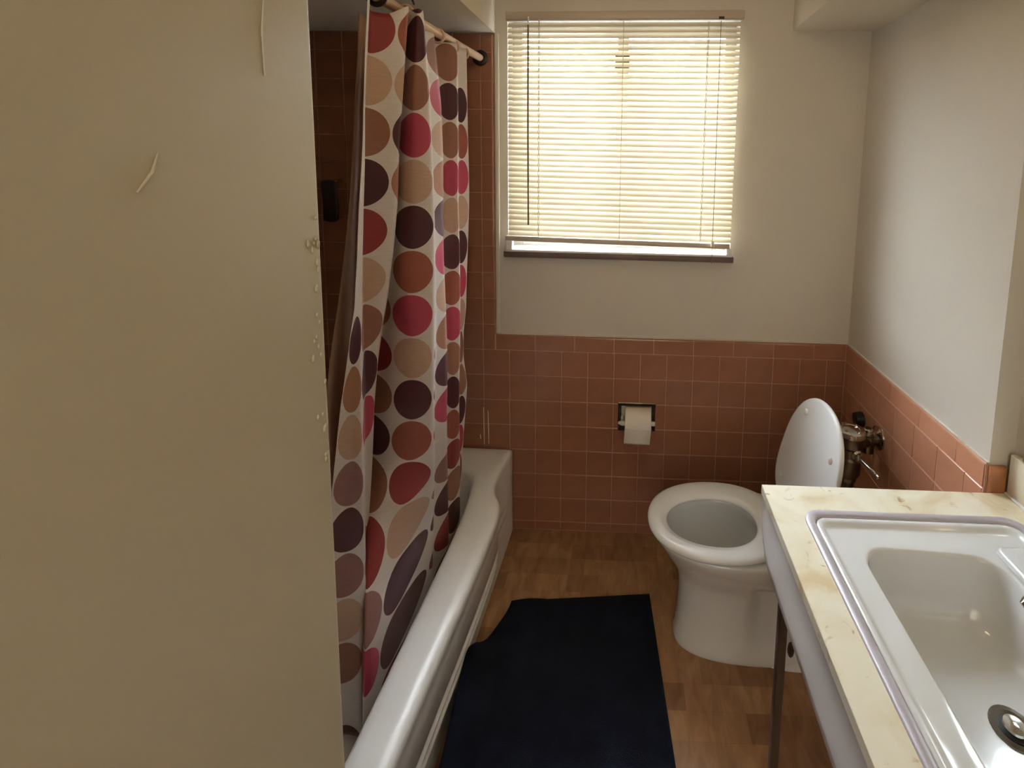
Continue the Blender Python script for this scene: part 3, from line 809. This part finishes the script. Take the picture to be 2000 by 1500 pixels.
bm = bmesh.new(); loft(bm, rings, False, True)
pba(link('basin', bm, M_bowl, smooth=True))
# underside shell
rings = [bowl_loop(-.010, CT-.020), bowl_loop(.000, CT-.10), bowl_loop(.02, CT-.155), bowl_loop(.06, CT-.172), bowl_loop(.12, CT-.176)]
bm = bmesh.new(); loft(bm, rings, False, True)
pba(link('basin_underside', bm, M_bowl, smooth=True))
# soap recess and raised tap deck on the tap side
bm = bmesh.new()
loft(bm, [rrect(-.150, -.026, -.905, -.877, .012, CT-.0062), rrect(-.146, -.030, -.903, -.879, .010, CT-.0065), rrect(-.140, -.036, -.900, -.882, .008, CT-.010)], False, True)
bm.free()
bm = bmesh.new(); loft(bm, [rrect(-.112, -.038, -1.36, -.930, .016, CT-.008), rrect(-.110, -.040, -1.357, -.933, .015, CT+.001), rrect(-.104, -.046, -1.35, -.94, .012, CT+.004)], False, True)
pba(link('tap_deck', bm, M_bowl, smooth=True, sub=0))
DRX, DRY, DRZ = -.222, -1.145, CT-.1485
pba(lathe('drain_flange', (DRX, DRY, DRZ), [(.036, -.001), (.035, .002), (.027, .0035), (.022, .001), (.021, -.002)], M_chrome2))
pba(lathe('drain_gap', (DRX, DRY, DRZ), [(.0215, .0005), (.0215, .001)], M_dark))
pba(lathe('drain_stopper', (DRX, DRY, DRZ), [(.015, .001), (.0175, .006), (.016, .009), (.006, .011), (0, .011)], M_chrome))
# tap: spout and two handles (one lever reaches into view at the right edge)
tap = thing('basin_tap', (-.075, -1.145, CT), 'chrome tap at the right edge of the basin', 'tap'); pta = P(tap)
pta(boxo('tap_base', (-.098, -.050, -1.25, -1.04, CT+.004, CT+.020), M_chrome, bevel=.006))
pta(tubeo('spout', [(-.07, -1.125, CT+.015), (-.072, -1.125, CT+.045), (-.10, -1.122, CT+.062), (-.17, -1.117, CT+.060), (-.198, -1.115, CT+.055), (-.206, -1.115, CT+.050)], [.016, .014, .013, .011, .011, .006], M_chrome))
for s in (-1, 1):
    yy = -1.145 + s*.085
    h = pta(lathe('tap_handle', (-.074, yy, CT), [(.018, .018), (.014, .03), (.013, .045), (.018, .05), (.018, .058), (.010, .064)], M_chrome))
    l = tubeo('handle_lever', [(-.074, yy, CT+.055), (-.110, yy-.002, CT+.058), (-.142, yy-.002, CT+.057)], [.006, .007, .0085], M_chrome, n=12); setpar(h, l)
    l.matrix_parent_inverse = Matrix.Identity(4) if False else l.matrix_parent_inverse

# mirror over the backsplash
mi = thing('mirror', (.06, -1.2, .90), 'frameless wall mirror standing above the backsplash', 'mirror'); pm = P(mi)
pm(boxo('mirror_glass', (.050, .0615, -1.70, -.80, .906, 1.9), M_mirror, bevel=.001))
pm(boxo('bottom_channel', (.046, .0615, -1.70, -.795, .8975, .906), M_chrome, bevel=.001))

# ------------------------------------------------------------ paper holder and roll
ph = thing('toilet_paper_holder', (-.843, 0, .526), 'recessed chrome paper holder in the back tiles', 'paper holder'); pp = P(ph)
x0, x1, z0, z1 = TPH
bm = bmesh.new()
def rr(d, y): return [(x0+d, y, z0+d), (x1-d, y, z0+d), (x1-d, y, z1-d), (x0+d, y, z1-d)]
loft(bm, [rr(-.004, .004), rr(-.004, -.004), rr(-.001, -.007), rr(.010, -.006), rr(.012, .0), rr(.016, .070), rr(.03, .080)], False, True)
pp(link('recess_frame', bm, M_chrome2, smooth=False))
for s, xx in ((-1, -.902), (1, -.784)):
    pp(tubeo('arm', [(xx, .0, .523), (xx, -.020, .521), (xx, -.040, .519)], [.007, .006, .006], M_white if s < 0 else M_chrome, n=12))
pp(tubeo('spindle', [(-.918, -.040, .519), (-.905, -.040, .519), (-.90, -.040, .519), (-.768, -.040, .519)], [.004, .010, .011, .009], M_white, n=14))
roll = thing('toilet_paper_roll', (-.838, -.050, .52), 'white toilet paper roll on the chrome holder', 'toilet paper'); pro = P(roll)
bm = bmesh.new()
rx0, rx1 = -.890, -.786; rc = (-.052, .535); RR = .052; n = 40
prof = []
def rollring(x, r): return [(x, rc[0] + r*math.cos(2*PI*k/n), rc[1] + r*math.sin(2*PI*k/n)) for k in range(n)]
loft(bm, [rollring(rx0, .020), rollring(rx0, RR-.002), rollring(rx0+.002, RR), rollring(rx1-.002, RR), rollring(rx1, RR-.002), rollring(rx1, .020), rollring(rx0, .020)])
bmesh.ops.remove_doubles(bm, verts=bm.verts[:], dist=1e-6)
pro(link('roll', bm, M_paper, smooth=True)).modifiers.new('e', 'EDGE_SPLIT')
bm = bmesh.new()
sh = []
for k in range(12):
    z = rc[1] - .068*k/11; yy = rc[0] - RR - .0015 + .004*(k/11)
    sh.append([(rx0-.003*k/11, yy, z), (rx1-.004*k/11, yy, z-.002*k/11)])
loft(bm, sh, cyclic=False)
o = pro(link('loose_sheet', bm, M_paper, smooth=True)); md = o.modifiers.new('so', 'SOLIDIFY'); md.thickness = .0008
mtx = Matrix.Translation(Vector((-.838, -.05, .53))) @ Matrix.Rotation(.03, 4, 'Y')

# ------------------------------------------------------------ rug
rug = None
bm = bmesh.new()
NX, NY = 44, 60
def rug_pt(u, v):
    # u 0..1 from the tub side to the right; v 0..1 from far edge to near edge
    y = -.300 - .05*(1-u)*1.0 - v*(1.25 - .05*(1-u))
    xr = -.785 + .105*(v*1.25)
    lift = smooth01(v/.12)
    xl = -1.275 - .055*smooth01(v/.16)
    wdt = xr - xl
    x = xl + wdt*u
    z = .010
    # the left margin rides up against the tub apron
    e = smooth01((v-.10)/.16)
    s = max(0, 1 - u/.13)
    climb = .155*e*(1-.75*smooth01((v-.22)/.25)) 
    z += climb*s**1.3
    x -= .0
    z += .0015*math.sin(u*9+v*5)*math.sin(v*14)
    if u < .25 and v < .1: z += .006*math.sin(u*12)
    return Vector((x, y, z))
top = [[bm.verts.new(rug_pt(i/NX, j/NY)) for i in range(NX+1)] for j in range(NY+1)]
for j in range(NY):
    for i in range(NX): bm.faces.new((top[j][i], top[j][i+1], top[j+1][i+1], top[j+1][i]))
rug = link('bath_rug', bm, M_rug, smooth=True)
md = rug.modifiers.new('so', 'SOLIDIFY'); md.thickness = .008; md.offset = -1 
tag(rug, 'dark navy bath rug on the floor beside the tub', 'rug')
